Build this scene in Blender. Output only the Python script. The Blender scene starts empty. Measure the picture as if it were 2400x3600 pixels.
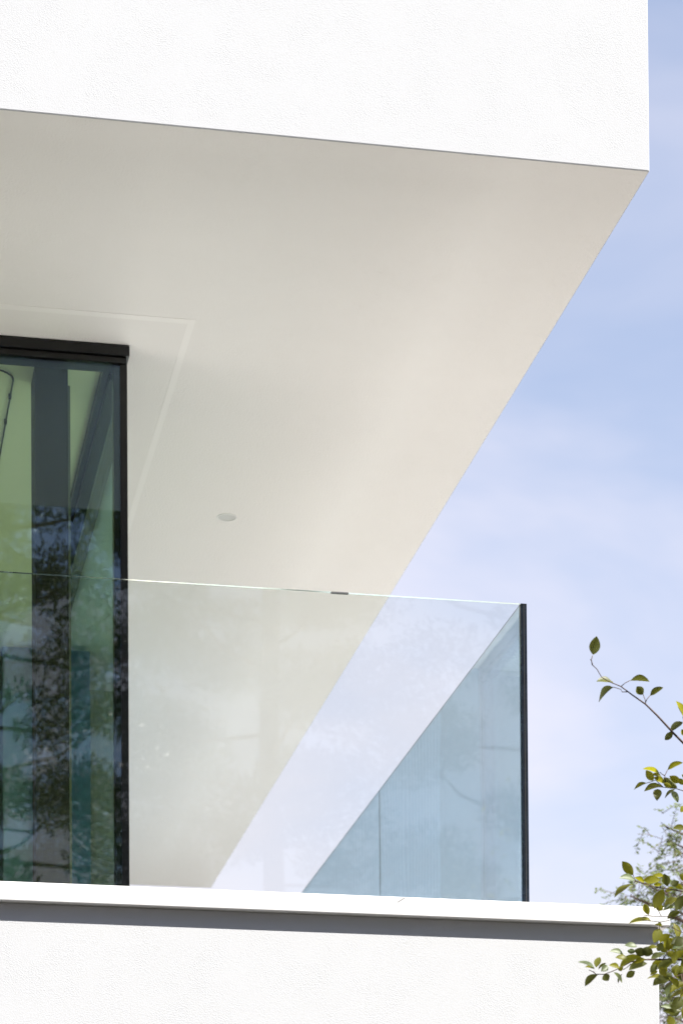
import bpy, bmesh, math, random
from mathutils import Vector, Matrix
random.seed(7)
S = bpy.context.scene
COL = S.collection

# ------------------------------------------------------------------ camera
FPX, CY = 9363.9, 5107.96            # focal length and principal row, photo pixels (2400 x 3600)
YAW, PITCH, ROLL = .194626, .02895, -.00698
EYE = Vector((0, 0, 1.6))
F = Vector((math.sin(YAW)*math.cos(PITCH), math.cos(YAW)*math.cos(PITCH), math.sin(PITCH)))
R0 = Vector((math.cos(YAW), -math.sin(YAW), 0)); U0 = R0.cross(F)
R = R0*math.cos(ROLL) + U0*math.sin(ROLL); U = -R0*math.sin(ROLL) + U0*math.cos(ROLL)
cam_d = bpy.data.cameras.new('camera'); cam = bpy.data.objects.new('camera', cam_d); COL.objects.link(cam)
cam.matrix_world = Matrix(((R.x, U.x, -F.x, EYE.x), (R.y, U.y, -F.y, EYE.y), (R.z, U.z, -F.z, EYE.z), (0, 0, 0, 1)))
cam_d.sensor_fit = 'HORIZONTAL'; cam_d.sensor_width = 36
cam_d.lens = 36*FPX/2400
cam_d.shift_y = (CY-1800)/2400
cam_d.clip_start = .1; cam_d.clip_end = 2000
S.camera = cam
cam_d.dof.use_dof = True; cam_d.dof.focus_distance = 9.4; cam_d.dof.aperture_fstop = 8.5
def at(px, py, Y):                   # the point at depth Y that the photo shows at a pixel
    d = R*((px-1200)/FPX) + U*((CY-py)/FPX) + F
    return EYE + d*((Y-EYE.y)/d.y)
def pix(p):
    v = Vector(p)-EYE
    return 1200+FPX*v.dot(R)/v.dot(F), CY-FPX*v.dot(U)/v.dot(F)

# ------------------------------------------------------------------ sky, sun, exposure
SUN_EL, SUN_AZ = math.radians(51.8), math.radians(48)    # azimuth to the right of straight behind the viewer
to_sun = Vector((math.sin(SUN_AZ)*math.cos(SUN_EL), -math.cos(SUN_AZ)*math.cos(SUN_EL), math.sin(SUN_EL)))
W = bpy.data.worlds.new('World'); S.world = W; W.use_nodes = True
nt = W.node_tree; nt.nodes.clear()
def N(t, typ, **kw):
    n = t.nodes.new(typ)
    for k, v in kw.items():
        if k in n.inputs: n.inputs[k].default_value = v
        else: setattr(n, k, v)
    return n
sky = N(nt, 'ShaderNodeTexSky', sky_type='NISHITA', sun_disc=False)
sky.sun_elevation = SUN_EL; sky.sun_rotation = math.pi - SUN_AZ
sky.air_density = 1.0; sky.dust_density = .4; sky.ozone_density = 2.0
tc = N(nt, 'ShaderNodeTexCoord'); mp = N(nt, 'ShaderNodeMapping')
mp.inputs['Scale'].default_value = (1.0, 1.0, 2.2); mp.inputs['Location'].default_value = (3.1, .4, .35)
cn = N(nt, 'ShaderNodeTexNoise', Scale=4.2, Detail=5.0, Roughness=.5, Distortion=.3)
cr = N(nt, 'ShaderNodeMapRange', **{'From Min': .33, 'From Max': .68, 'To Min': -.16, 'To Max': .30})
cr.interpolation_type = 'SMOOTHSTEP'
mx = N(nt, 'ShaderNodeMix', data_type='RGBA')
mx.inputs[7].default_value = (4.72, 4.55, 5.05, 1)
bg = N(nt, 'ShaderNodeBackground', Strength=.1); wo = N(nt, 'ShaderNodeOutputWorld')
L = nt.links.new
L(tc.outputs['Generated'], mp.inputs[0]); L(mp.outputs[0], cn.inputs['Vector']); L(cn.outputs[0], cr.inputs[0])
sx_ = N(nt, 'ShaderNodeSeparateXYZ'); L(tc.outputs['Generated'], sx_.inputs[0])
hz = N(nt, 'ShaderNodeMapRange', **{'From Min': .12, 'From Max': .62, 'To Min': .90, 'To Max': .08})   # thin haze, thicker towards the horizon
ad = N(nt, 'ShaderNodeMath', operation='ADD', use_clamp=True)
L(sx_.outputs['Z'], hz.inputs[0]); L(hz.outputs[0], ad.inputs[0]); L(cr.outputs[0], ad.inputs[1]); L(ad.outputs[0], mx.inputs[0]); L(sky.outputs[0], mx.inputs[6]); L(mx.outputs[2], bg.inputs[0]); L(bg.outputs[0], wo.inputs[0])

sd = bpy.data.lights.new('sun', 'SUN'); sun = bpy.data.objects.new('sun', sd); COL.objects.link(sun)
sd.energy = 5.0; sd.angle = math.radians(.53); sd.color = (1, .955, .885)
sun.rotation_euler = to_sun.to_track_quat('Z', 'Y').to_euler(); sun.location = (6, -20, 30)
S.view_settings.view_transform = 'Standard'; S.view_settings.look = 'None'
S.view_settings.gamma = 1; S.view_settings.exposure = 1.05
S.cycles.max_bounces = 8; S.cycles.transparent_max_bounces = 20; S.cycles.diffuse_bounces = 4; S.cycles.glossy_bounces = 4
S.cycles.caustics_reflective = False; S.cycles.caustics_refractive = False

# ------------------------------------------------------------------ materials
def newmat(name):
    m = bpy.data.materials.new(name); m.use_nodes = True; t = m.node_tree; t.nodes.clear()
    o = N(t, 'ShaderNodeOutputMaterial'); return m, t, o
def plain(name, col, rough=.5, spec=.5, metal=0, bump=None, var=0, vscale=3):
    m, t, o = newmat(name)
    p = N(t, 'ShaderNodeBsdfPrincipled', Roughness=rough, Metallic=metal); p.inputs['Base Color'].default_value = (*col, 1)
    p.inputs['Specular IOR Level'].default_value = spec
    t.links.new(p.outputs[0], o.inputs[0])
    c = N(t, 'ShaderNodeTexCoord')
    if var:
        n = N(t, 'ShaderNodeTexNoise', Scale=vscale, Detail=6.0, Roughness=.6)
        r = N(t, 'ShaderNodeMapRange', **{'From Min': .3, 'From Max': .7, 'To Min': 1-var, 'To Max': 1+var})
        h = N(t, 'ShaderNodeMix', data_type='RGBA', blend_type='MULTIPLY'); h.inputs[0].default_value = 1
        h.inputs[6].default_value = (*col, 1)
        t.links.new(c.outputs['Object'], n.inputs['Vector']); t.links.new(n.outputs[0], r.inputs[0])
        t.links.new(r.outputs[0], h.inputs[7]); t.links.new(h.outputs[2], p.inputs['Base Color'])
    if bump:
        sc, dist, st = bump
        mp = N(t, 'ShaderNodeMapping'); mp.inputs['Scale'].default_value = (.75, .75, 1.25); mp.inputs['Rotation'].default_value = (0, .3, 0)
        n = N(t, 'ShaderNodeTexNoise', Scale=sc, Detail=3.0, Roughness=.62)
        v = N(t, 'ShaderNodeTexVoronoi', Scale=sc*.9); v.feature = 'F1'
        a = N(t, 'ShaderNodeMath', operation='ADD')
        b = N(t, 'ShaderNodeBump', Strength=st, Distance=dist)
        t.links.new(c.outputs['Object'], mp.inputs[0]); t.links.new(mp.outputs[0], n.inputs['Vector']); t.links.new(mp.outputs[0], v.inputs['Vector'])
        t.links.new(n.outputs[0], a.inputs[0]); t.links.new(v.outputs[0], a.inputs[1])
        lo = N(t, 'ShaderNodeTexNoise', Scale=9.0, Detail=4.0, Roughness=.6)                # coarser and finer areas of the float finish
        lr = N(t, 'ShaderNodeMapRange', **{'From Min': .38, 'From Max': .68, 'To Min': st*.45, 'To Max': st*1.35})
        t.links.new(c.outputs['Object'], lo.inputs['Vector']); t.links.new(lo.outputs[0], lr.inputs[0]); t.links.new(lr.outputs[0], b.inputs['Strength'])
        t.links.new(a.outputs[0], b.inputs['Height']); t.links.new(b.outputs[0], p.inputs['Normal'])
    return m
def thin_glass(name, tint, f0, rough=0.0, coat=(1, 1, 1)):
    m, t, o = newmat(name)
    lw = N(t, 'ShaderNodeLayerWeight', Blend=.5)
    pw = N(t, 'ShaderNodeMath', operation='POWER'); pw.inputs[1].default_value = 5
    ml = N(t, 'ShaderNodeMath', operation='MULTIPLY_ADD'); ml.inputs[1].default_value = 1-f0; ml.inputs[2].default_value = f0
    tr = N(t, 'ShaderNodeBsdfTransparent'); tr.inputs[0].default_value = (*tint, 1)
    gl = N(t, 'ShaderNodeBsdfGlossy', Roughness=rough); gl.inputs[0].default_value = (*coat, 1)
    mi = N(t, 'ShaderNodeMixShader')
    t.links.new(lw.outputs['Facing'], pw.inputs[0]); t.links.new(pw.outputs[0], ml.inputs[0]); t.links.new(ml.outputs[0], mi.inputs[0])
    t.links.new(tr.outputs[0], mi.inputs[1]); t.links.new(gl.outputs[0], mi.inputs[2]); t.links.new(mi.outputs[0], o.inputs[0])
    # faint waviness of the sheet
    c = N(t, 'ShaderNodeTexCoord'); n = N(t, 'ShaderNodeTexNoise', Scale=1.3, Detail=1.0)
    b = N(t, 'ShaderNodeBump', Strength=.05, Distance=.02)
    t.links.new(c.outputs['Object'], n.inputs['Vector']); t.links.new(n.outputs[0], b.inputs['Height']); t.links.new(b.outputs[0], gl.inputs['Normal'])
    return m
def leafmat(name, col, trans, amount=.45, var=.12):
    m, t, o = newmat(name)
    c = N(t, 'ShaderNodeTexCoord'); oi = N(t, 'ShaderNodeObjectInfo')
    n = N(t, 'ShaderNodeTexNoise', Scale=9.0, Detail=4.0)
    r = N(t, 'ShaderNodeMapRange', **{'From Min': .3, 'From Max': .7, 'To Min': 1-var, 'To Max': 1+var})
    t.links.new(c.outputs['Object'], n.inputs['Vector']); t.links.new(n.outputs[0], r.inputs[0])
    r2 = N(t, 'ShaderNodeMapRange', **{'To Min': .78, 'To Max': 1.2}); t.links.new(oi.outputs['Random'], r2.inputs[0])
    k = N(t, 'ShaderNodeMath', operation='MULTIPLY'); t.links.new(r.outputs[0], k.inputs[0]); t.links.new(r2.outputs[0], k.inputs[1])
    def mul(cl):
        h = N(t, 'ShaderNodeMix', data_type='RGBA', blend_type='MULTIPLY'); h.inputs[0].default_value = 1
        h.inputs[6].default_value = (*cl, 1); t.links.new(k.outputs[0], h.inputs[7]); return h
    a, b = mul(col), mul(trans)
    p = N(t, 'ShaderNodeBsdfPrincipled', Roughness=.42); p.inputs['Specular IOR Level'].default_value = .35
    q = N(t, 'ShaderNodeBsdfTranslucent'); mi = N(t, 'ShaderNodeMixShader'); mi.inputs[0].default_value = amount
    t.links.new(a.outputs[2], p.inputs['Base Color']); t.links.new(b.outputs[2], q.inputs[0])
    t.links.new(p.outputs[0], mi.inputs[1]); t.links.new(q.outputs[0], mi.inputs[2]); t.links.new(mi.outputs[0], o.inputs[0])
    return m
M = {}
M['stucco'] = plain('white_stucco', (.615, .628, .65), .9, .2, bump=(300, .006, .15), var=.012, vscale=2)
M['coping'] = plain('white_coated_metal', (.84, .84, .84), .35, .5)
M['soffit'] = plain('lightened_stucco', (.862, .845, .825), .9, .2, bump=(170, .004, .25), var=.012, vscale=1.6)  # same paint as the walls, lightened to make the soffit look brighter lit
M['smooth'] = plain('smooth_plaster', (.91, .895, .875), .8, .2)
M['deck'] = plain('pale_deck', (.78, .74, .70), .7, .3, var=.05)
M['black'] = plain('black_aluminium', (.006, .006, .006), .35, .4)
M['grey'] = plain('dark_grey_panel', (.16, .165, .17), .7, .3, var=.05)
M['room'] = plain('room_paint', (.88, .87, .85), .9, .2)
M['wood'] = plain('dark_wood', (.15, .13, .10), .6, .3, var=.2)
M['column'] = plain('dark_column', (.055, .05, .046), .7, .3, var=.05)
M['floor'] = plain('room_floor', (.14, .11, .08), .5, .4, var=.15)
M['clad'] = plain('ribbed_cladding', (.21, .36, .52), .6, .4, var=.1)
M['lampring'] = plain('lamp_ring', (.84, .84, .83), .4)
M['lampglass'] = plain('lamp_cover', (.61, .61, .59), .3)
M['grass'] = plain('forest_floor', (.036, .032, .024), .95, .1, var=.4, vscale=1.5)
M['bounce'] = plain('bounce_pale', (.51, .475, .44), .95, .1, var=.25, vscale=40)  # for the added ground that brightens the soffit
M['bark'] = plain('bark', (.12, .085, .065), .9, .2, var=.3, vscale=20, bump=(30, .01, .6))
M['pinebark'] = plain('pine_bark', (.20, .10, .055), .9, .2, var=.4, vscale=6, bump=(12, .03, .8))
M['twig'] = plain('twig_bark', (.10, .065, .05), .7, .3, var=.3, vscale=40)
M['strip'] = plain('pale_strip', (.2, .21, .19), .7)
M['rail_glass'] = thin_glass('balustrade_glass', (.955, .97, .962), .036)
M['side_glass'] = thin_glass('balustrade_side_glass', (.915, .99, 1.0), .04)
M['win_glass'] = thin_glass('window_glass', (.865, .94, .80), .074, coat=(.50, .66, 1.0))
M['edge_soft'] = thin_glass('glass_edge_soft', (.62, .70, .72), .04)
M['edge'] = plain('glass_edge_dark', (.008, .012, .018), .12, .5, var=.5, vscale=25)
me, t_, o_ = newmat('glass_edge_polished')
g_ = N(t_, 'ShaderNodeBsdfGlossy', Roughness=.12); g_.inputs[0].default_value = (.72, .76, .74, 1); t_.links.new(g_.outputs[0], o_.inputs[0])
M['polished'] = me
M['leaf_green'] = leafmat('leaf_green', (.13, .14, .028), (.44, .42, .03))
M['leaf_dark'] = leafmat('leaf_dark', (.085, .098, .034), (.20, .21, .03), .4)
M['leaf_yellow'] = leafmat('leaf_yellow', (.19, .19, .02), (.42, .40, .02), .5)
M['leaf_pale'] = leafmat('leaf_pale', (.16, .20, .10), (.22, .26, .08), .35)
M['leaf_far'] = leafmat('leaf_far', (.14, .18, .08), (.30, .36, .12), .5, .35)
M['needles'] = leafmat('pine_needles', (.026, .045, .018), (.04, .07, .016), .25, .4)

# ------------------------------------------------------------------ helpers
def link(name, me, mat, parent=None):
    o = bpy.data.objects.new(name, me); COL.objects.link(o)
    if mat is not None and not me.materials: me.materials.append(mat)
    if parent: o.parent = parent
    return o
def tag(o, label, cat, group=None):
    o['label'] = label; o['category'] = cat
    if group: o['group'] = group
    return o
def empty(name, loc=(0, 0, 0)):
    o = bpy.data.objects.new(name, None); COL.objects.link(o); o.location = loc; o.empty_display_size = .2; return o
def bm_box(bm, x0, x1, y0, y1, z0, z1, mi=0):
    v = [bm.verts.new(p) for p in ((x0,y0,z0),(x1,y0,z0),(x1,y1,z0),(x0,y1,z0),(x0,y0,z1),(x1,y0,z1),(x1,y1,z1),(x0,y1,z1))]
    fs = []
    for q in ((3,2,1,0),(4,5,6,7),(0,1,5,4),(1,2,6,5),(2,3,7,6),(3,0,4,7)):
        f = bm.faces.new([v[i] for i in q]); f.material_index = mi; fs.append(f)
    return fs
def finish(bm, name, mat, parent=None, bevel=0, smooth=False):
    if bevel:
        bmesh.ops.bevel(bm, geom=bm.edges[:], offset=bevel, segments=2, affect='EDGES', profile=.5)
    bmesh.ops.recalc_face_normals(bm, faces=bm.faces[:])
    me = bpy.data.meshes.new(name); bm.to_mesh(me); bm.free()
    if smooth:
        for p in me.polygons: p.use_smooth = True
    return link(name, me, mat, parent)
def box(name, x0, x1, y0, y1, z0, z1, mat, parent=None, bevel=0):
    bm = bmesh.new(); bm_box(bm, x0, x1, y0, y1, z0, z1); return finish(bm, name, mat, parent, bevel)
def tube(bm, pts, radii, n=6):
    rings = []; pts = [Vector(p) for p in pts]
    for i, p in enumerate(pts):
        d = (pts[min(i+1, len(pts)-1)]-pts[max(i-1, 0)]).normalized()
        a = d.orthogonal().normalized(); b = d.cross(a)
        if rings:                                     # keep rings aligned with the one before
            ref = (rings[-1][0].co-pts[i-1]); a = (ref-d*ref.dot(d)).normalized(); b = d.cross(a)
        rings.append([bm.verts.new(p+(a*math.cos(2*math.pi*k/n)+b*math.sin(2*math.pi*k/n))*radii[i]) for k in range(n)])
    for i in range(len(rings)-1):
        for k in range(n):
            bm.faces.new((rings[i][k], rings[i][(k+1)%n], rings[i+1][(k+1)%n], rings[i+1][k]))
    bm.faces.new(rings[0][::-1]); bm.faces.new(rings[-1])
def extrude_poly(name, pts, z0, z1, mat, parent=None, bevel=0):
    bm = bmesh.new()
    lo = [bm.verts.new((x, y, z0)) for x, y in pts]; hi = [bm.verts.new((x, y, z1)) for x, y in pts]
    bm.faces.new(lo[::-1]); bm.faces.new(hi)
    for i in range(len(pts)): j = (i+1) % len(pts); bm.faces.new((lo[i], lo[j], hi[j], hi[i]))
    return finish(bm, name, mat, parent, bevel)

# ------------------------------------------------------------------ setting
bm = bmesh.new(); g = 30
vs = [[bm.verts.new((-600+1200*i/g, -600+1200*j/g, 0)) for j in range(g+1)] for i in range(g+1)]
for i in range(g):
    for j in range(g): bm.faces.new((vs[i][j], vs[i+1][j], vs[i+1][j+1], vs[i][j+1]))
ground = finish(bm, 'ground', M['grass']); ground['kind'] = 'structure'

bm = bmesh.new()  # unseen pale ground, added to throw light up onto the soffit
vs = [[bm.verts.new((2.95+11*i/12+(.25*math.sin(j*1.7) if i == 12 else 0), 8.2+17*j/14, .004)) for j in range(15)] for i in range(13)]
for i in range(12):
    for j in range(14): bm.faces.new((vs[i][j], vs[i+1][j], vs[i+1][j+1], vs[i][j+1]))
bounce_obj = finish(bm, 'bounce_ground', M['bounce']); bounce_obj['kind'] = 'structure'

# ------------------------------------------------------------------ the house
YF, XR, ZS = 8.925, 2.906, 6.414          # front face, right corner, soffit
YB = 19.64                               # far end of the roof slab
YW, XW = 10.66, 1.242                    # window wall front, its right corner
ZD = 3.60                                # deck
ZC0, ZC1 = 3.711, 3.775                  # coping
XL = -6.5
house = empty('house', (XL, YF, 0)); house.location = (0, 0, 0)
tag(house, 'white stucco modern house with overhanging upper storey and recessed dark window', 'house')
us = box('upper_storey', XL, XR, YF, YB, ZS, 9.7, M['stucco'], house, .004)
us.data.materials.append(M['soffit'])
for p in us.data.polygons:
    if p.normal.z < -.99: p.material_index = 1
box('roof_edge', XL-.03, XR+.03, YF-.03, YB+.03, 9.703, 9.78, M['coping'], house, .003)
YEND = 14.33
extrude_poly('soffit_trim', [(-4, 10.362), (1.484, 10.362), (1.484, YEND), (1.457, YEND), (1.457, 10.402), (-4, 10.402)], ZS-.0012, ZS+.003, M['smooth'], house, 0)
# lower storey with its parapet
box('lower_storey', XL, XR-.1, YF+.1, YB-.15, 0, ZD-.04, M['stucco'], house)
extrude_poly('outer_wall', [(XL, YF), (XR+.004, YF), (XR+.004, YB-.1), (2.36, YB-.1), (2.36, YF+.24), (XL, YF+.24)], 0, ZC0, M['stucco'], house, .004)
extrude_poly('coping', [(XL-.03, YF-.034), (XR+.036, YF-.034), (XR+.036, YB-.06), (2.30, YB-.06), (2.30, YF+.30), (XL-.03, YF+.30)], ZC0, ZC1, M['coping'], house, .0025)
box('deck', XL+.02, 2.355, YF+.245, YB-.12, ZD-.028, ZD, M['deck'], house)
# a scratch on the face of the coping
bm = bmesh.new(); tube(bm, [at(1398, 3173, YF-.0345), at(1423, 3157, YF-.0345)], [.0011, .0011], 5)
finish(bm, 'scratch', M['grey'], house)

# the recessed glazed storey
def frame_bar(name, *a, parent=None): return box(name, *a, M['black'], parent, .002)
# front window: mesh of the corner post and jambs, with header, sill, mullions, panes below it
fw = frame_bar('front_window', XW-.052, XW-.006, YW+.012, YW+.075, ZD+.08, 6.345, parent=house)
frame_bar('jamb', XL+.25, XL+.32, YW, YW+.09, ZD+.08, 6.345, parent=fw)
frame_bar('header', XL+.25, XW+.010, YW-.028, YW+.085, 6.369, ZS-.004, parent=fw)
frame_bar('header_lip', XL+.25, XW-.001, YW-.014, YW+.085, 6.342, 6.3665, parent=fw)
frame_bar('sill', XL+.25, XW, YW-.02, YW+.09, ZD, ZD+.078, parent=fw)
bm = bmesh.new(); bm_box(bm, XW-.0055, XW+.002, YW-.004, YW+.075, ZD+.08, 6.3415); bm_box(bm, XW-.027, XW-.0055, YW-.004, YW+.004, ZD+.08, 6.3415)
finish(bm, 'corner_cap', M['black'], fw)
for x0, x1 in ((-1.35, XW-.0275), (-3.75, -1.354), (XL+.325, -3.754)):
    box('pane', x0, x1, YW, YW+.008, ZD+.08, 6.3395, M['win_glass'], fw)
for xm in (-1.352, -3.752):
    frame_bar('mullion', xm-.03, xm+.03, YW+.0085, YW+.07, ZD+.08, 6.3395, parent=fw)
# side window running back
YE = 14.335
sw = frame_bar('side_window', XW-.075, XW-.005, YE-.06, YE, ZD+.08, 6.345, parent=house)
frame_bar('header', XW-.085, XW-.0045, YW+.09, YE, 6.347, ZS-.004, parent=sw)
frame_bar('header_lip', XW-.06, XW-.009, YW+.09, YE-.062, 6.317, 6.3455, parent=sw)
frame_bar('sill', XW-.085, XW-.0045, YW+.092, YE, ZD, ZD+.078, parent=sw)
box('pane', XW-.016, XW-.008, YW+.078, YE-.062, ZD+.08, 6.3165, M['win_glass'], sw)
# ribbed wall behind the side window
YZ = 19.14; XS = 1.466
cw = box('side_wall', XW-.25, XS-.024, YE+.003, YZ, ZD, ZS-.004, M['clad'], house)
sm = None; y = YE+.006; k = 0
while y < YZ-.06:
    if sm is None:
        o = box('rib', -.023, 0, 0, .05, ZD+.02, ZS-.03, M['clad'], cw, .004); sm = o.data
    else:
        o = bpy.data.objects.new('rib', sm); COL.objects.link(o); o.parent = cw
    o.location = (XS, y, 0); y += .08
box('end_wall', XL+.25, XW-.255, YZ-.25, YZ, ZD, ZS-.004, M['stucco'], house)
box('left_wall', XL+.02, XL+.245, YW, YZ, ZD, ZS-.004, M['stucco'], house)
# the room
box('room_ceiling', XL+.25, XW-.087, YW+.09, YZ-.255, 6.385, 6.408, M['room'], house)
box('room_floor', XL+.25, XW-.088, YW+.095, YZ-.255, ZD+.001, ZD+.05, M['floor'], house)
box('room_wall', XL+.25, XW-.09, 15.0, 15.15, ZD+.052, 6.383, M['wood'], house)
pl = box('pillar', .882, 1.017, YW+.14, YW+.34, ZD+.052, 6.383, M['column'], house, .002)
box('edge_strip', 1.0175, 1.026, YW+.14, YW+.18, ZD+.06, 6.30, M['strip'], pl)

# curtain rail on the room ceiling
pts = []; c = Vector((.70, 10.96, 6.372)); rr = .105
pts.append((-3.0, 10.855, 6.372)); pts.append((.70, 10.855, 6.372))
for k in range(1, 9): a = -math.pi/2+math.pi/2*k/8; pts.append((c.x+rr*math.cos(a), c.y+rr*math.sin(a), 6.372))
pts += [(.803, 11.4, 6.372), (.80, 13.5, 6.372)]
bm = bmesh.new(); tube(bm, pts, [.004]*len(pts), 6)
rail = empty('curtain_rail', (0, 0, 0)); tag(rail, 'thin dark curtain rail curving round on the ceiling inside the window', 'curtain rail')
finish(bm, 'track', M['black'], rail, smooth=True)
for q in ((.803, 11.12), (.803, 11.38)): box('bracket', q[0]-.006, q[0]+.006, q[1]-.008, q[1]+.008, 6.365, 6.384, M['black'], rail)

# round ceiling light in the soffit
lc = Vector((1.918, 12.385, ZS))
lamp = empty('ceiling_light', lc); tag(lamp, 'small round white light set into the soffit', 'ceiling light')
def lathe(name, prof, mat, parent, n=40):
    bm = bmesh.new(); rings = [[bm.verts.new((r*math.cos(2*math.pi*k/n), r*math.sin(2*math.pi*k/n), z)) for k in range(n)] for r, z in prof]
    for i in range(len(rings)-1):
        for k in range(n): bm.faces.new((rings[i][k], rings[i][(k+1)%n], rings[i+1][(k+1)%n], rings[i+1][k]))
    bm.faces.new(rings[-1]); bm.faces.new(rings[0][::-1])
    return finish(bm, name, mat, parent, smooth=False)
lathe('ring', [(.049, .002), (.0495, -.0008), (.0485, -.0024), (.043, -.0028), (.0415, -.0015), (.0415, .001)], M['lampring'], lamp)
lathe('lens', [(.041, -.0008), (.040, -.0012), (.028, -.0016), (.012, -.0018)], M['lampglass'], lamp)

# ------------------------------------------------------------------ glass balustrade
bal = empty('glass_balustrade', (0, 0, 0)); tag(bal, 'frameless clear glass balustrade standing on the white coping of the terrace', 'balustrade')
TG = .0215; TF = .011; YG0 = 8.989; XG = 2.4365; ZT = 4.857
def panel(x0, x1, y0, y1, glass, edges, name='glass_panel', zt=ZT):
    bm = bmesh.new(); fs = bm_box(bm, x0, x1, y0, y1, ZC1-.03, zt)
    bm.normal_update()
    front = (x1-x0) > (y1-y0)
    for f in fs:
        n = f.normal
        if (abs(n.y) > .9) == front and abs(n.z) < .5: f.material_index = 0
        elif abs(n.z) > .5: f.material_index = 1
        else: f.material_index = 2
    me = bpy.data.meshes.new(name); bmesh.ops.recalc_face_normals(bm, faces=bm.faces[:]); bm.to_mesh(me); bm.free()
    if not front and y0 > YG0+.01:
        for f in me.polygons: f.material_index = min(f.material_index, 1)
    for m in (glass, *edges): me.materials.append(m)
    o = bpy.data.objects.new(name, me); COL.objects.link(o); o.parent = bal; return o
fx = XG-.0035
for x0, x1 in ((-.35, fx), (-3.0, -.356), (-6.3, -3.006)):
    panel(x0, x1, YG0, YG0+TF, M['rail_glass'], (M['polished'], M['polished']))
a_, b_ = at(1165, 2086, YG0), at(1225, 2089, YG0)
box('edge_piece', a_.x, b_.x, YG0-.0015, YG0+TF+.0015, ZT-.003, ZT+.0012, M['grey'], bal)  # short dark piece over the top edge
ys = [YG0, 11.40, 13.95, 16.5, 19.0]; TS = .004
for a, b in zip(ys, ys[1:]):
    y0 = a+(.016 if a == YG0 else .005)
    p = panel(XG, XG+TS, y0, b, M['side_glass'], (M['side_glass'], M['edge_soft']))
    bm = bmesh.new(); tube(bm, [(XG+.001, y0, ZT+.0005), (XG+.001, b, ZT+.0005)], [.0013, .0013], 5); finish(bm, 'arris', M['grey'], p)
    box('sealant', XG, XG+TS, b+.001, b+.004, ZC1+.001, ZT-.001, M['grey'], p)
    if a == YG0:
        box('glass_edge', XG, XG+TG, a, a+.0155, ZC1+.001, ZT+.001, M['edge'], p, .0008)
        box('interlayer', XG+TG/2-.0008, XG+TG/2+.0008, a-.0006, a+.0001, ZC1+.001, ZT-.001, M['column'], p)

# ------------------------------------------------------------------ leaves and branches
def leaf_mesh(name, fold, curl, seg=7):
    bm = bmesh.new(); rows = []
    for i in range(seg+1):
        s = i/seg; w = (math.sin(math.pi*s**.94)**.85)*.5 if 0 < i < seg else 0
        z = -curl*(s-.4)**2
        if w == 0: rows.append([bm.verts.new((0, s, z))])
        else:
            wob = .03*math.sin(9*s+curl*20)
            rows.append([bm.verts.new((-w, s, z+fold*w+wob*w)), bm.verts.new((0, s, z)), bm.verts.new((w, s, z+fold*w-wob*w))])
    for a, b in zip(rows, rows[1:]):
        if len(a) == 1: bm.faces.new((a[0], b[1], b[0])); bm.faces.new((a[0], b[2], b[1]))
        elif len(b) == 1: bm.faces.new((a[0], a[1], b[0])); bm.faces.new((a[1], a[2], b[0]))
        else: bm.faces.new((a[0], a[1], b[1], b[0])); bm.faces.new((a[1], a[2], b[2], b[1]))
    me = bpy.data.meshes.new(name); bm.to_mesh(me); bm.free()
    for p in me.polygons: p.use_smooth = True
    return me
LM = {}
for key in ('green', 'dark', 'yellow', 'pale'):
    LM[key] = []
    for v, (fo, cu) in enumerate(((.28, .14), (.16, .28), (.4, .08))):
        me = leaf_mesh('leaf', fo, cu); me.materials.append(M['leaf_'+key]); LM[key].append(me)
YT = 7.35
def leaf(base, tip, wpx, key, parent, Y=None):
    Y = YT+random.uniform(-.05, .05) if Y is None else Y
    b = at(*base, Y); tp = at(*tip, Y); d = tp-b
    d.y += d.length*random.uniform(-.35, .35)
    ln = d.length; wa = wpx*YT/FPX*1.02; wt = max(wa, ln*.52)
    d.normalize()
    view = (b-EYE).normalized(); side = d.cross(view).normalized(); nrm = side.cross(d).normalized()   # nrm towards the viewer or away
    ang = math.acos(min(1, wa/wt))*random.choice((-1, 1))
    x = side*math.cos(ang)+nrm*math.sin(ang); z = x.cross(d)
    if z.z < 0: x = -x; z = -z                        # upper side up
    o = bpy.data.objects.new('leaf', random.choice(LM[key])); COL.objects.link(o)
    o.matrix_world = Matrix(((x.x*wt, d.x*ln, z.x*ln, b.x), (x.y*wt, d.y*ln, z.y*ln, b.y), (x.z*wt, d.z*ln, z.z*ln, b.z), (0, 0, 0, 1)))
    o.parent = parent
    return o
tree = empty('broadleaf_tree', (0, 0, 0)); tag(tree, 'leafy tree at the right edge with yellow-green oval leaves reaching before the wall', 'tree')
TX, TY = 3.25, 7.25
tp = [(TX, TY, -.05), (TX+.03, TY+.02, 1.2), (TX-.02, TY, 2.4), (TX+.04, TY+.03, 3.6), (TX+.02, TY, 4.8), (TX+.06, TY-.02, 5.6)]
bm = bmesh.new(); tube(bm, tp, [.075, .062, .052, .04, .024, .008], 10); finish(bm, 'trunk', M['bark'], tree, smooth=True)
def branch(px_pts, r0, r1, root, forks=()):
    pts = [at(x, y, YT) for x, y in px_pts]          # from the frame edge outwards to the tip
    a = Vector(root); b = pts[0]; mid = (a+b)/2+Vector((0, .02, .05))
    full = [a, mid]+pts; n = len(full)
    rad = [max(r1, r0*.9*(1-i/(n-1))**1.3) for i in range(n)]
    bm = bmesh.new(); tube(bm, full, rad, 6)
    for fk in forks: tube(bm, [at(x, y, YT) for x, y in fk], [.0016]+[.0011]*(len(fk)-1), 5)
    return finish(bm, 'branch', M['twig'], tree, smooth=True)
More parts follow.
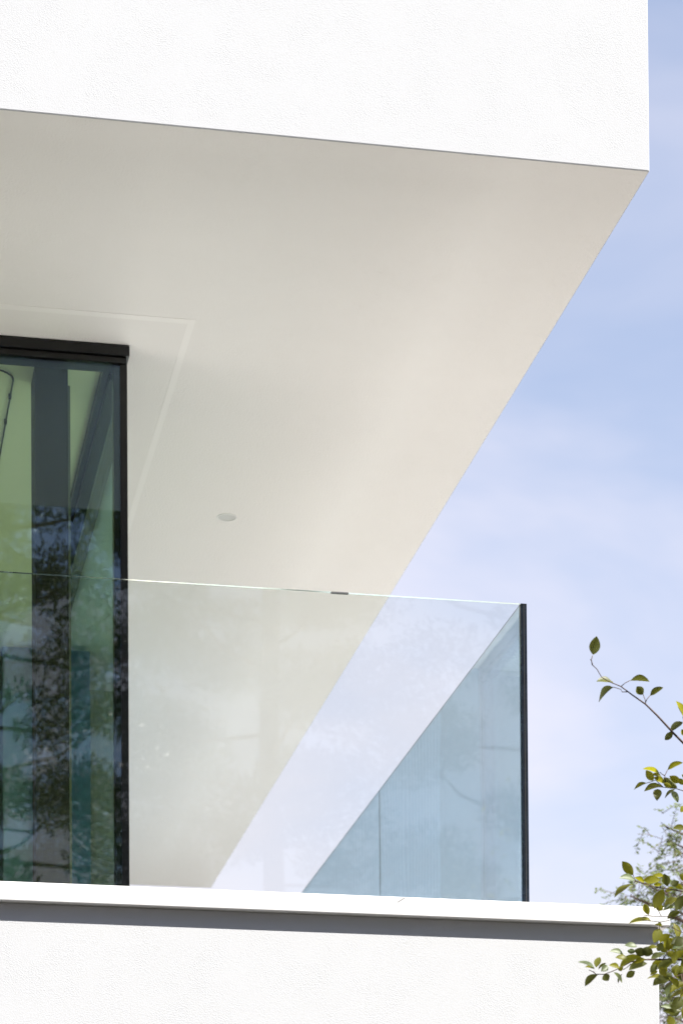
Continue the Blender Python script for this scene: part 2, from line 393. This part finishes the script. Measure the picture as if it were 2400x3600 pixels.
b1 = branch([(2420, 2632), (2369, 2581), (2311, 2518), (2268, 2476), (2222, 2444), (2182, 2414), (2136, 2395), (2114, 2381), (2099, 2355), (2080, 2336), (2078, 2320), (2082, 2306)], .0048, .0012, (TX, TY, 3.3),
    [[(2182, 2414), (2196, 2402), (2214, 2393)], [(2204, 2433), (2186, 2433), (2182, 2424), (2166, 2419), (2153, 2416)], [(2268, 2476), (2268, 2464), (2260, 2443)], [(2268, 2470), (2274, 2458), (2284, 2446)], [(2082, 2340), (2080, 2328), (2074, 2318)], [(2400, 2520), (2420, 2600)]])
for a in [((2084,2303),(2092,2242),40,'dark'), ((2155,2401),(2091,2401),12,'dark'), ((2153,2416),(2093,2475),22,'dark'), ((2214,2393),(2283,2395),19,'dark'),
          ((2260,2443),(2235,2416),30,'dark'), ((2284,2446),(2325,2421),22,'dark'), ((2403,2522),(2372,2468),22,'green'), ((2400,2538),(2355,2572),24,'dark'), ((2366,2572),(2337,2602),24,'dark'),
          ((2415,2590),(2391,2568),22,'green'), ((2440, 2500), (2405, 2535), 26, 'dark')]: leaf(*a, b1)
b2 = branch([(2430, 2790), (2378, 2774), (2326, 2768), (2283, 2766)], .004, .001, (TX, TY, 3.15),
    [[(2340, 2770), (2337, 2735), (2336, 2728), (2346, 2707)], [(2336, 2728), (2326, 2722), (2318, 2715)], [(2330, 2768), (2305, 2744), (2272, 2754)]])
for a in [((2318,2717),(2265,2694),16,'yellow'), ((2345,2707),(2395,2684),20,'yellow'), ((2296,2746),(2270,2708),28,'green'), ((2324,2731),(2291,2722),14,'yellow'), ((2335,2756),(2292,2735),20,'green'),
          ((2380,2771),(2330,2735),32,'dark'), ((2391,2752),(2356,2726),26,'yellow'), ((2272,2754),(2227,2775),14,'green'), ((2326,2765),(2268,2777),22,'dark'), ((2311,2774),(2304,2820),32,'dark'),
          ((2358,2780),(2388,2820),22,'pale'), ((2373,2775),(2338,2803),8,'dark'), ((2408,2835),(2391,2856),24,'yellow'), ((2410,2915),(2366,2911),20,'green'), ((2402, 2760), (2385, 2738), 20, 'green'), ((2360,2768),(2330,2755),18,'yellow'), ((2425, 2740), (2398, 2722), 20, 'yellow')]: leaf(*a, b2)
b3 = branch([(2430, 3140), (2400, 3135), (2348, 3126), (2297, 3119), (2264, 3108), (2225, 3097)], .005, .0014, (TX, TY, 2.9),
    [[(2235, 3100), (2228, 3088), (2225, 3077)], [(2235, 3100), (2226, 3106)], [(2330, 3124), (2330, 3127)], [(2320, 3122), (2322, 3097)], [(2395, 3134), (2390, 3150), (2387, 3160)], [(2310, 3190), (2316, 3208), (2323, 3222)]])
for a in [((2225,3078),(2184,3030),34,'green'), ((2232,3098),(2171,3091),21,'pale'), ((2226,3106),(2155,3150),18,'green'), ((2263,3105),(2226,3088),16,'yellow'), ((2320,3095),(2264,3090),30,'yellow'), ((2335,3080),(2292,3078),16,'green'),
          ((2347,3116),(2329,3076),30,'dark'), ((2326,3112),(2298,3110),14,'yellow'), ((2386,3099),(2360,3115),22,'dark'), ((2400,3127),(2370,3108),20,'yellow'), ((2331,3127),(2304,3192),42,'green'), ((2330,3201),(2305,3178),24,'yellow'),
          ((2402,3148),(2380,3200),36,'dark'), ((2389,3158),(2329,3203),24,'green'), ((2374,3191),(2327,3204),16,'pale'), ((2263,3178),(2284,3215),25,'green'), ((2390,3207),(2348,3227),26,'dark'), ((2365,3120),(2340,3135),18,'green'), ((2420,3095),(2385,3080),26,'green'), ((2285,3116),(2262,3112),10,'yellow')]: leaf(*a, b3)
b4 = branch([(2430, 3204), (2400, 3216), (2348, 3238), (2319, 3243), (2275, 3238), (2255, 3232)], .003, .001, (TX, TY, 2.75),
    [[(2370, 3229), (2348, 3223), (2297, 3223), (2264, 3219)], [(2322, 3260), (2358, 3260), (2400, 3281), (2425, 3295)], [(2319, 3243), (2316, 3255), (2318, 3267)]])
for a in [((2277,3237),(2215,3241),15,'green'), ((2288,3239),(2249,3227),10,'yellow'), ((2320,3266),(2296,3318),38,'green'), ((2330,3262),(2300,3252),9,'yellow'), ((2400,3262),(2430,3300),28,'green'), ((2326,3255),(2310,3246),10,'green')]: leaf(*a, b4)
b5 = branch([(2440, 3378), (2400, 3375), (2329, 3375), (2268, 3375), (2217, 3383), (2179, 3404), (2153, 3416), (2122, 3427), (2094, 3427), (2084, 3416)], .0055, .0013, (TX, TY, 2.55),
    [[(2094, 3427), (2084, 3418), (2070, 3412)], [(2217, 3390), (2204, 3402), (2190, 3411)], [(2329, 3375), (2345, 3350), (2355, 3340)]])
for a in [((2240,3328),(2195,3322),19,'pale'), ((2191,3358),(2140,3347),17,'pale'), ((2207,3371),(2162,3366),19,'yellow'), ((2234,3347),(2203,3345),19,'pale'), ((2094,3402),(2111,3360),25,'green'), ((2088,3403),(2035,3377),10,'pale'),
          ((2089,3408),(2051,3403),12,'green'), ((2100,3428),(2058,3466),25,'dark'), ((2102,3410),(2128,3388),8,'dark'), ((2112,3417),(2139,3394),26,'pale'), ((2122,3427),(2136,3451),30,'dark'), ((2177,3404),(2137,3397),18,'yellow'),
          ((2176,3400),(2252,3362),28,'green'), ((2209,3412),(2273,3389),30,'dark'), ((2231,3416),(2203,3435),26,'dark'), ((2158,3419),(2186,3458),14,'pale'), ((2186,3425),(2172,3458),6,'dark'), ((2272,3356),(2231,3340),32,'dark'),
          ((2295,3355),(2256,3337),36,'dark'), ((2340,3350),(2280,3377),20,'dark'), ((2311,3346),(2325,3316),28,'dark'), ((2312,3331),(2277,3329),14,'yellow'), ((2268,3374),(2232,3385),20,'yellow'), ((2190,3402),(2172,3412),18,'green'),
          ((2330,3378),(2290,3405),26,'green'), ((2375,3385),(2315,3398),24,'green'), ((2308,3392),(2284,3420),26,'dark'), ((2310,3415),(2284,3430),16,'green'), ((2350,3345),(2338,3300),30,'green'), ((2375,3345),(2352,3300),36,'yellow')]: leaf(*a, b5)
b6 = branch([(2440, 3420), (2395, 3428), (2370, 3436), (2345, 3445)], .004, .0012, (TX, TY, 2.5), [[(2370, 3436), (2350, 3460), (2335, 3480)], [(2395, 3428), (2400, 3480), (2385, 3520)]])
for a in [((2345,3420),(2315,3462),40,'dark'), ((2320,3440),(2292,3468),26,'dark'), ((2358,3450),(2345,3500),26,'pale'), ((2412,3460),(2350,3492),28,'yellow'), ((2400,3488),(2345,3512),16,'green'), ((2398,3508),(2358,3556),40,'dark'),
          ((2380,3415),(2420,3450),40,'dark'), ((2410,3400),(2370,3420),26,'green'), ((2392,3385),(2420,3405),26,'yellow'), ((2365,3440),(2330,3425),26,'dark'), ((2420,3530),(2396,3580),30,'green'), ((2430,3470),(2390,3462),20,'green')]: leaf(*a, b6)
b7 = branch([(2440, 3330), (2400, 3332), (2370, 3330), (2345, 3322)], .0035, .001, (TX, TY, 2.65), [])
for a in [((2402,3300),(2355,3322),26,'dark'), ((2400,3318),(2350,3325),16,'yellow'), ((2372,3332),(2345,3298),30,'yellow'), ((2360,3340),(2385,3300),30,'green'), ((2410,3335),(2372,3350),30,'dark'), ((2395,3350),(2430,3370),30,'green'), ((2345,3350),(2318,3320),26,'green'), ((2380,3365),(2345,3345),24,'green'), ((2408,3365),(2380,3350),24,'pale')]: leaf(*a, b7)
for i in range(46):                                  # the thick of the foliage near the frame edge
    par = random.choice((b5, b6, b7)); bx = random.uniform(2310, 2440); by = random.uniform(3290, 3590)
    if bx < 2345 and by > 3480: continue
    th = random.uniform(0, 6.283); l = random.uniform(38, 60)
    leaf((bx, by), (bx+l*math.cos(th), by+l*math.sin(th)), random.uniform(12, 34), random.choice(('green', 'green', 'dark', 'dark', 'yellow', 'pale')), par, YT+random.uniform(-.25, .25))
# the rest of the crown, beyond the right edge of the frame
bm = bmesh.new(); nl = 0
for i in range(2960):
    th = random.uniform(0, 6.283); u = random.uniform(-1, 1); rr = random.random()**.5
    s_ = math.sqrt(1-u*u)
    p = Vector((TX+.55+1.25*rr*s_*math.cos(th), TY-.35+1.1*rr*s_*math.sin(th), 3.7+1.9*rr*u))
    if i >= 2600: p = Vector((4.95+.42*rr*s_*math.cos(th), 7.15+.4*rr*s_*math.sin(th), 6.12+.45*rr*u))
    if pix(p)[0] < 2440 or p.y > 8.5: continue
    d = Vector((random.gauss(0, 1), random.gauss(0, 1), random.gauss(-.2, .5))).normalized(); x = d.cross(Vector((random.gauss(0, .5), random.gauss(0, .5), 1))).normalized()
    l = random.uniform(.035, .055); w = l*.27; z = x.cross(d)
    q = [p, p+d*l*.45+x*w+z*w*.3, p+d*l, p+d*l*.45-x*w+z*w*.3]
    bm.faces.new([bm.verts.new(c_) for c_ in q]); nl += 1
tube(bm, [(TX+.03, TY, 4.1), (4.4, 7.1, 4.6), (4.8, 7.12, 5.4), (4.95, 7.15, 6.2)], [.022, .016, .01, .004], 5)
for i in range(26):
    z0 = random.uniform(2.2, 5.2); th = random.uniform(-1.8, 1.8)
    e = Vector((TX+math.cos(th)*random.uniform(.5, 1.4), TY-.2+math.sin(th)*random.uniform(.4, 1.0), z0+random.uniform(.2, .7)))
    if pix(e)[0] > 2440: tube(bm, [(TX, TY, z0), (e+Vector((TX, TY, z0)))/2+Vector((0, 0, .06)), e], [.012, .008, .003], 5)
cr_ = finish(bm, 'crown', M['leaf_green'], tree); cr_['kind'] = 'stuff'

# ------------------------------------------------------------------ fine-leaved tree behind the house
def far_tree(name, base, height, sprays, label, seed, trunk_r=.14):
    rnd = random.Random(seed)
    t = empty(name, (0, 0, 0)); tag(t, label, 'tree')
    bm = bmesh.new(); bx, by = base
    tube(bm, [(bx, by, -.1), (bx+.05, by, height*.35), (bx-.05, by+.05, height*.65), (bx, by, height*.95)], [trunk_r, trunk_r*.75, trunk_r*.45, .02], 9)
    finish(bm, 'trunk', M['bark'], t, smooth=True)
    bl = bmesh.new(); bt = bmesh.new()
    for (cx, cy, cz, rx, ry, rz, n) in sprays:
        hub = Vector((bx, by, min(height*.9, max(height*.3, cz-.5*abs(cx-bx)))))
        cc = Vector((cx, cy, cz)); m1 = (hub*.5+cc*.5)+Vector((0, 0, .15))
        tube(bt, [hub, m1, cc], [.03, .016, .006], 5)
        for i in range(int(n*.62)):
            th = rnd.uniform(0, 6.283); u = rnd.uniform(-1, 1); rr = rnd.random()**.6; s_ = math.sqrt(1-u*u)
            p = cc+Vector((rx*rr*s_*math.cos(th), ry*rr*s_*math.sin(th), rz*rr*u))
            d = ((p-cc).normalized()*.7+Vector((rnd.gauss(-.25, .5), rnd.gauss(0, .5), rnd.gauss(.0, .35)))).normalized()
            ln = rnd.uniform(.09, .19); q0 = p; up = Vector((rnd.gauss(0, .4), rnd.gauss(0, .4), 1)); sd_ = d.cross(up).normalized()
            tube(bt, [q0-d*.06, q0+d*ln*.5, q0+d*ln-Vector((0, 0, .02))], [.0028, .002, .001], 3)
            k = rnd.randint(6, 9)
            for j in range(k):
                s = (j+.6)/k; c0 = q0+d*ln*s-Vector((0, 0, .02*s*s))
                for sg in (-1, 1):
                    if rnd.random() < .15: continue
                    a = (sd_*sg+d*.45+Vector((rnd.gauss(0, .3), rnd.gauss(0, .3), rnd.gauss(-.1, .35)))).normalized()
                    l = rnd.uniform(.022, .042); w = l*.24; sx = a.cross(Vector((rnd.gauss(0, .6), rnd.gauss(0, .6), 1))).normalized()
                    bl.faces.new([bl.verts.new(v) for v in (c0, c0+a*l*.5+sx*w, c0+a*l, c0+a*l*.5-sx*w)])
    finish(bt, 'branches', M['twig'], t)
    c = finish(bl, 'crown', M['leaf_far'], t); c['kind'] = 'stuff'
    return t
def spx(px, py, Y, rx, rz, n): p = at(px, py, Y); return (p.x, Y, p.z, rx, .45, rz, n)
SP = [spx(2335, 2905, 17, .10, .10, 14), spx(2345, 2955, 17, .14, .10, 18), spx(2372, 2990, 17, .12, .14, 16), spx(2405, 3020, 17, .14, .16, 22), spx(2420, 3060, 17, .2, .2, 30),
      spx(2240, 3095, 16.8, .10, .06, 8), spx(2215, 3150, 16.8, .14, .08, 24), spx(2255, 3165, 16.8, .16, .10, 26), spx(2330, 3130, 17, .14, .14, 22), spx(2390, 3110, 17, .16, .16, 30),
      spx(2370, 3200, 17, .16, .2, 45), spx(2410, 3240, 17, .22, .2, 55), spx(2380, 3330, 17, .14, .16, 30), spx(2370, 3440, 17.2, .16, .16, 34), spx(2350, 3500, 17, .16, .14, 50), spx(2410, 3540, 17, .22, .2, 70), spx(2345, 3570, 17, .12, .14, 36), spx(2330, 3440, 17, .12, .1, 22)]
rb = random.Random(3)
for i in range(26):
    SP.append((rb.uniform(6.1, 8.6), rb.uniform(16.2, 18.4), rb.uniform(2.8, 5.9), rb.uniform(.3, .5), .4, rb.uniform(.3, .5), 34))
far_tree('rowan_tree', (7.3, 17.3), 7.6, SP, 'pale fine-leaved tree against the sky behind the right corner of the house', 5)

# ------------------------------------------------------------------ pines standing behind the viewer (seen mirrored in the glass)
def pine_meshes(seed):
    rnd = random.Random(seed); H = 17.0
    bt = bmesh.new(); tube(bt, [(0, 0, -.2), (.1, 0, 5), (-.1, .1, 10), (.1, 0, 14), (0, 0, H)], [.17, .14, .10, .06, .02], 8)
    bn = bmesh.new()
    for i in range(58):
        z = 3.0+(H-3.2)*(i+rnd.random())/58; th = i*2.4+rnd.uniform(-.5, .5); ln = rnd.uniform(.55, 1)*(.6+2.5*(1-max(0, z-4.0)/(H-3.6))**.75)
        d = Vector((math.cos(th), math.sin(th), 0)); a = Vector((0, 0, z)); m_ = a+d*ln*.55+Vector((0, 0, .04*ln)); e = a+d*ln+Vector((0, 0, .25*ln))
        tube(bt, [a, m_, e], [.026, .016, .006], 4)
        for c, r in ((e, rnd.uniform(.32, .55)), (m_.lerp(e, .35)+Vector((rnd.gauss(0, .2), rnd.gauss(0, .2), .1)), rnd.uniform(.28, .5))):
            for k in range(int(1900*r)):                         # one dense pad of needles
                u = Vector((rnd.gauss(0, 1), rnd.gauss(0, 1), rnd.gauss(0, 1))).normalized()*(rnd.random()**.4)
                q = c+Vector((u.x*r*1.25, u.y*r*1.25, u.z*r*.62))
                v = (u*.6+Vector((rnd.gauss(0, .6), rnd.gauss(0, .6), rnd.gauss(.3, .5)))).normalized()*rnd.uniform(.05, .10)
                sx = v.orthogonal().normalized()*rnd.uniform(.008, .014)
                bn.faces.new([bn.verts.new(w_) for w_ in (q-sx, q+sx, q+v)])
    return bt, bn
PT = []
for sd_ in (11, 12):
    bt, bn = pine_meshes(sd_)
    a = finish(bt, 'trunk', M['pinebark'], None, smooth=True); b = finish(bn, 'crown', M['needles'], None); PT.append((a, b))
spots = []; rs = random.Random(21)
for row, (rad, n) in enumerate(((22.5, 13), (29.0, 15))):
    for k in range(n):
        th = math.radians(-82+164*(k+.5*row+rs.uniform(-.28, .28))/(n-1)); r_ = rad+rs.uniform(-1.8, 1.8)
        spots.append((1.0+r_*math.sin(th), 9-r_*math.cos(th), rs.uniform(1.15, 1.35)*(1.0 if row == 0 else 1.22), rs.uniform(0, 6.28)))
for i, (x, y, sc, rz) in enumerate(spots):
    root = empty('pine_tree', (x, y, 0)); root.rotation_euler.z = rz; root.scale = (sc, sc, sc)
    tag(root, 'tall pine tree seen only as a reflection in the window and glass', 'tree', 'pines mirrored in the glass')
    for src in PT[i % 2]:
        if i < 2: o = src
        else: o = src.copy(); COL.objects.link(o)
        o.parent = root
        if o.name.startswith('crown'): o['kind'] = 'stuff'
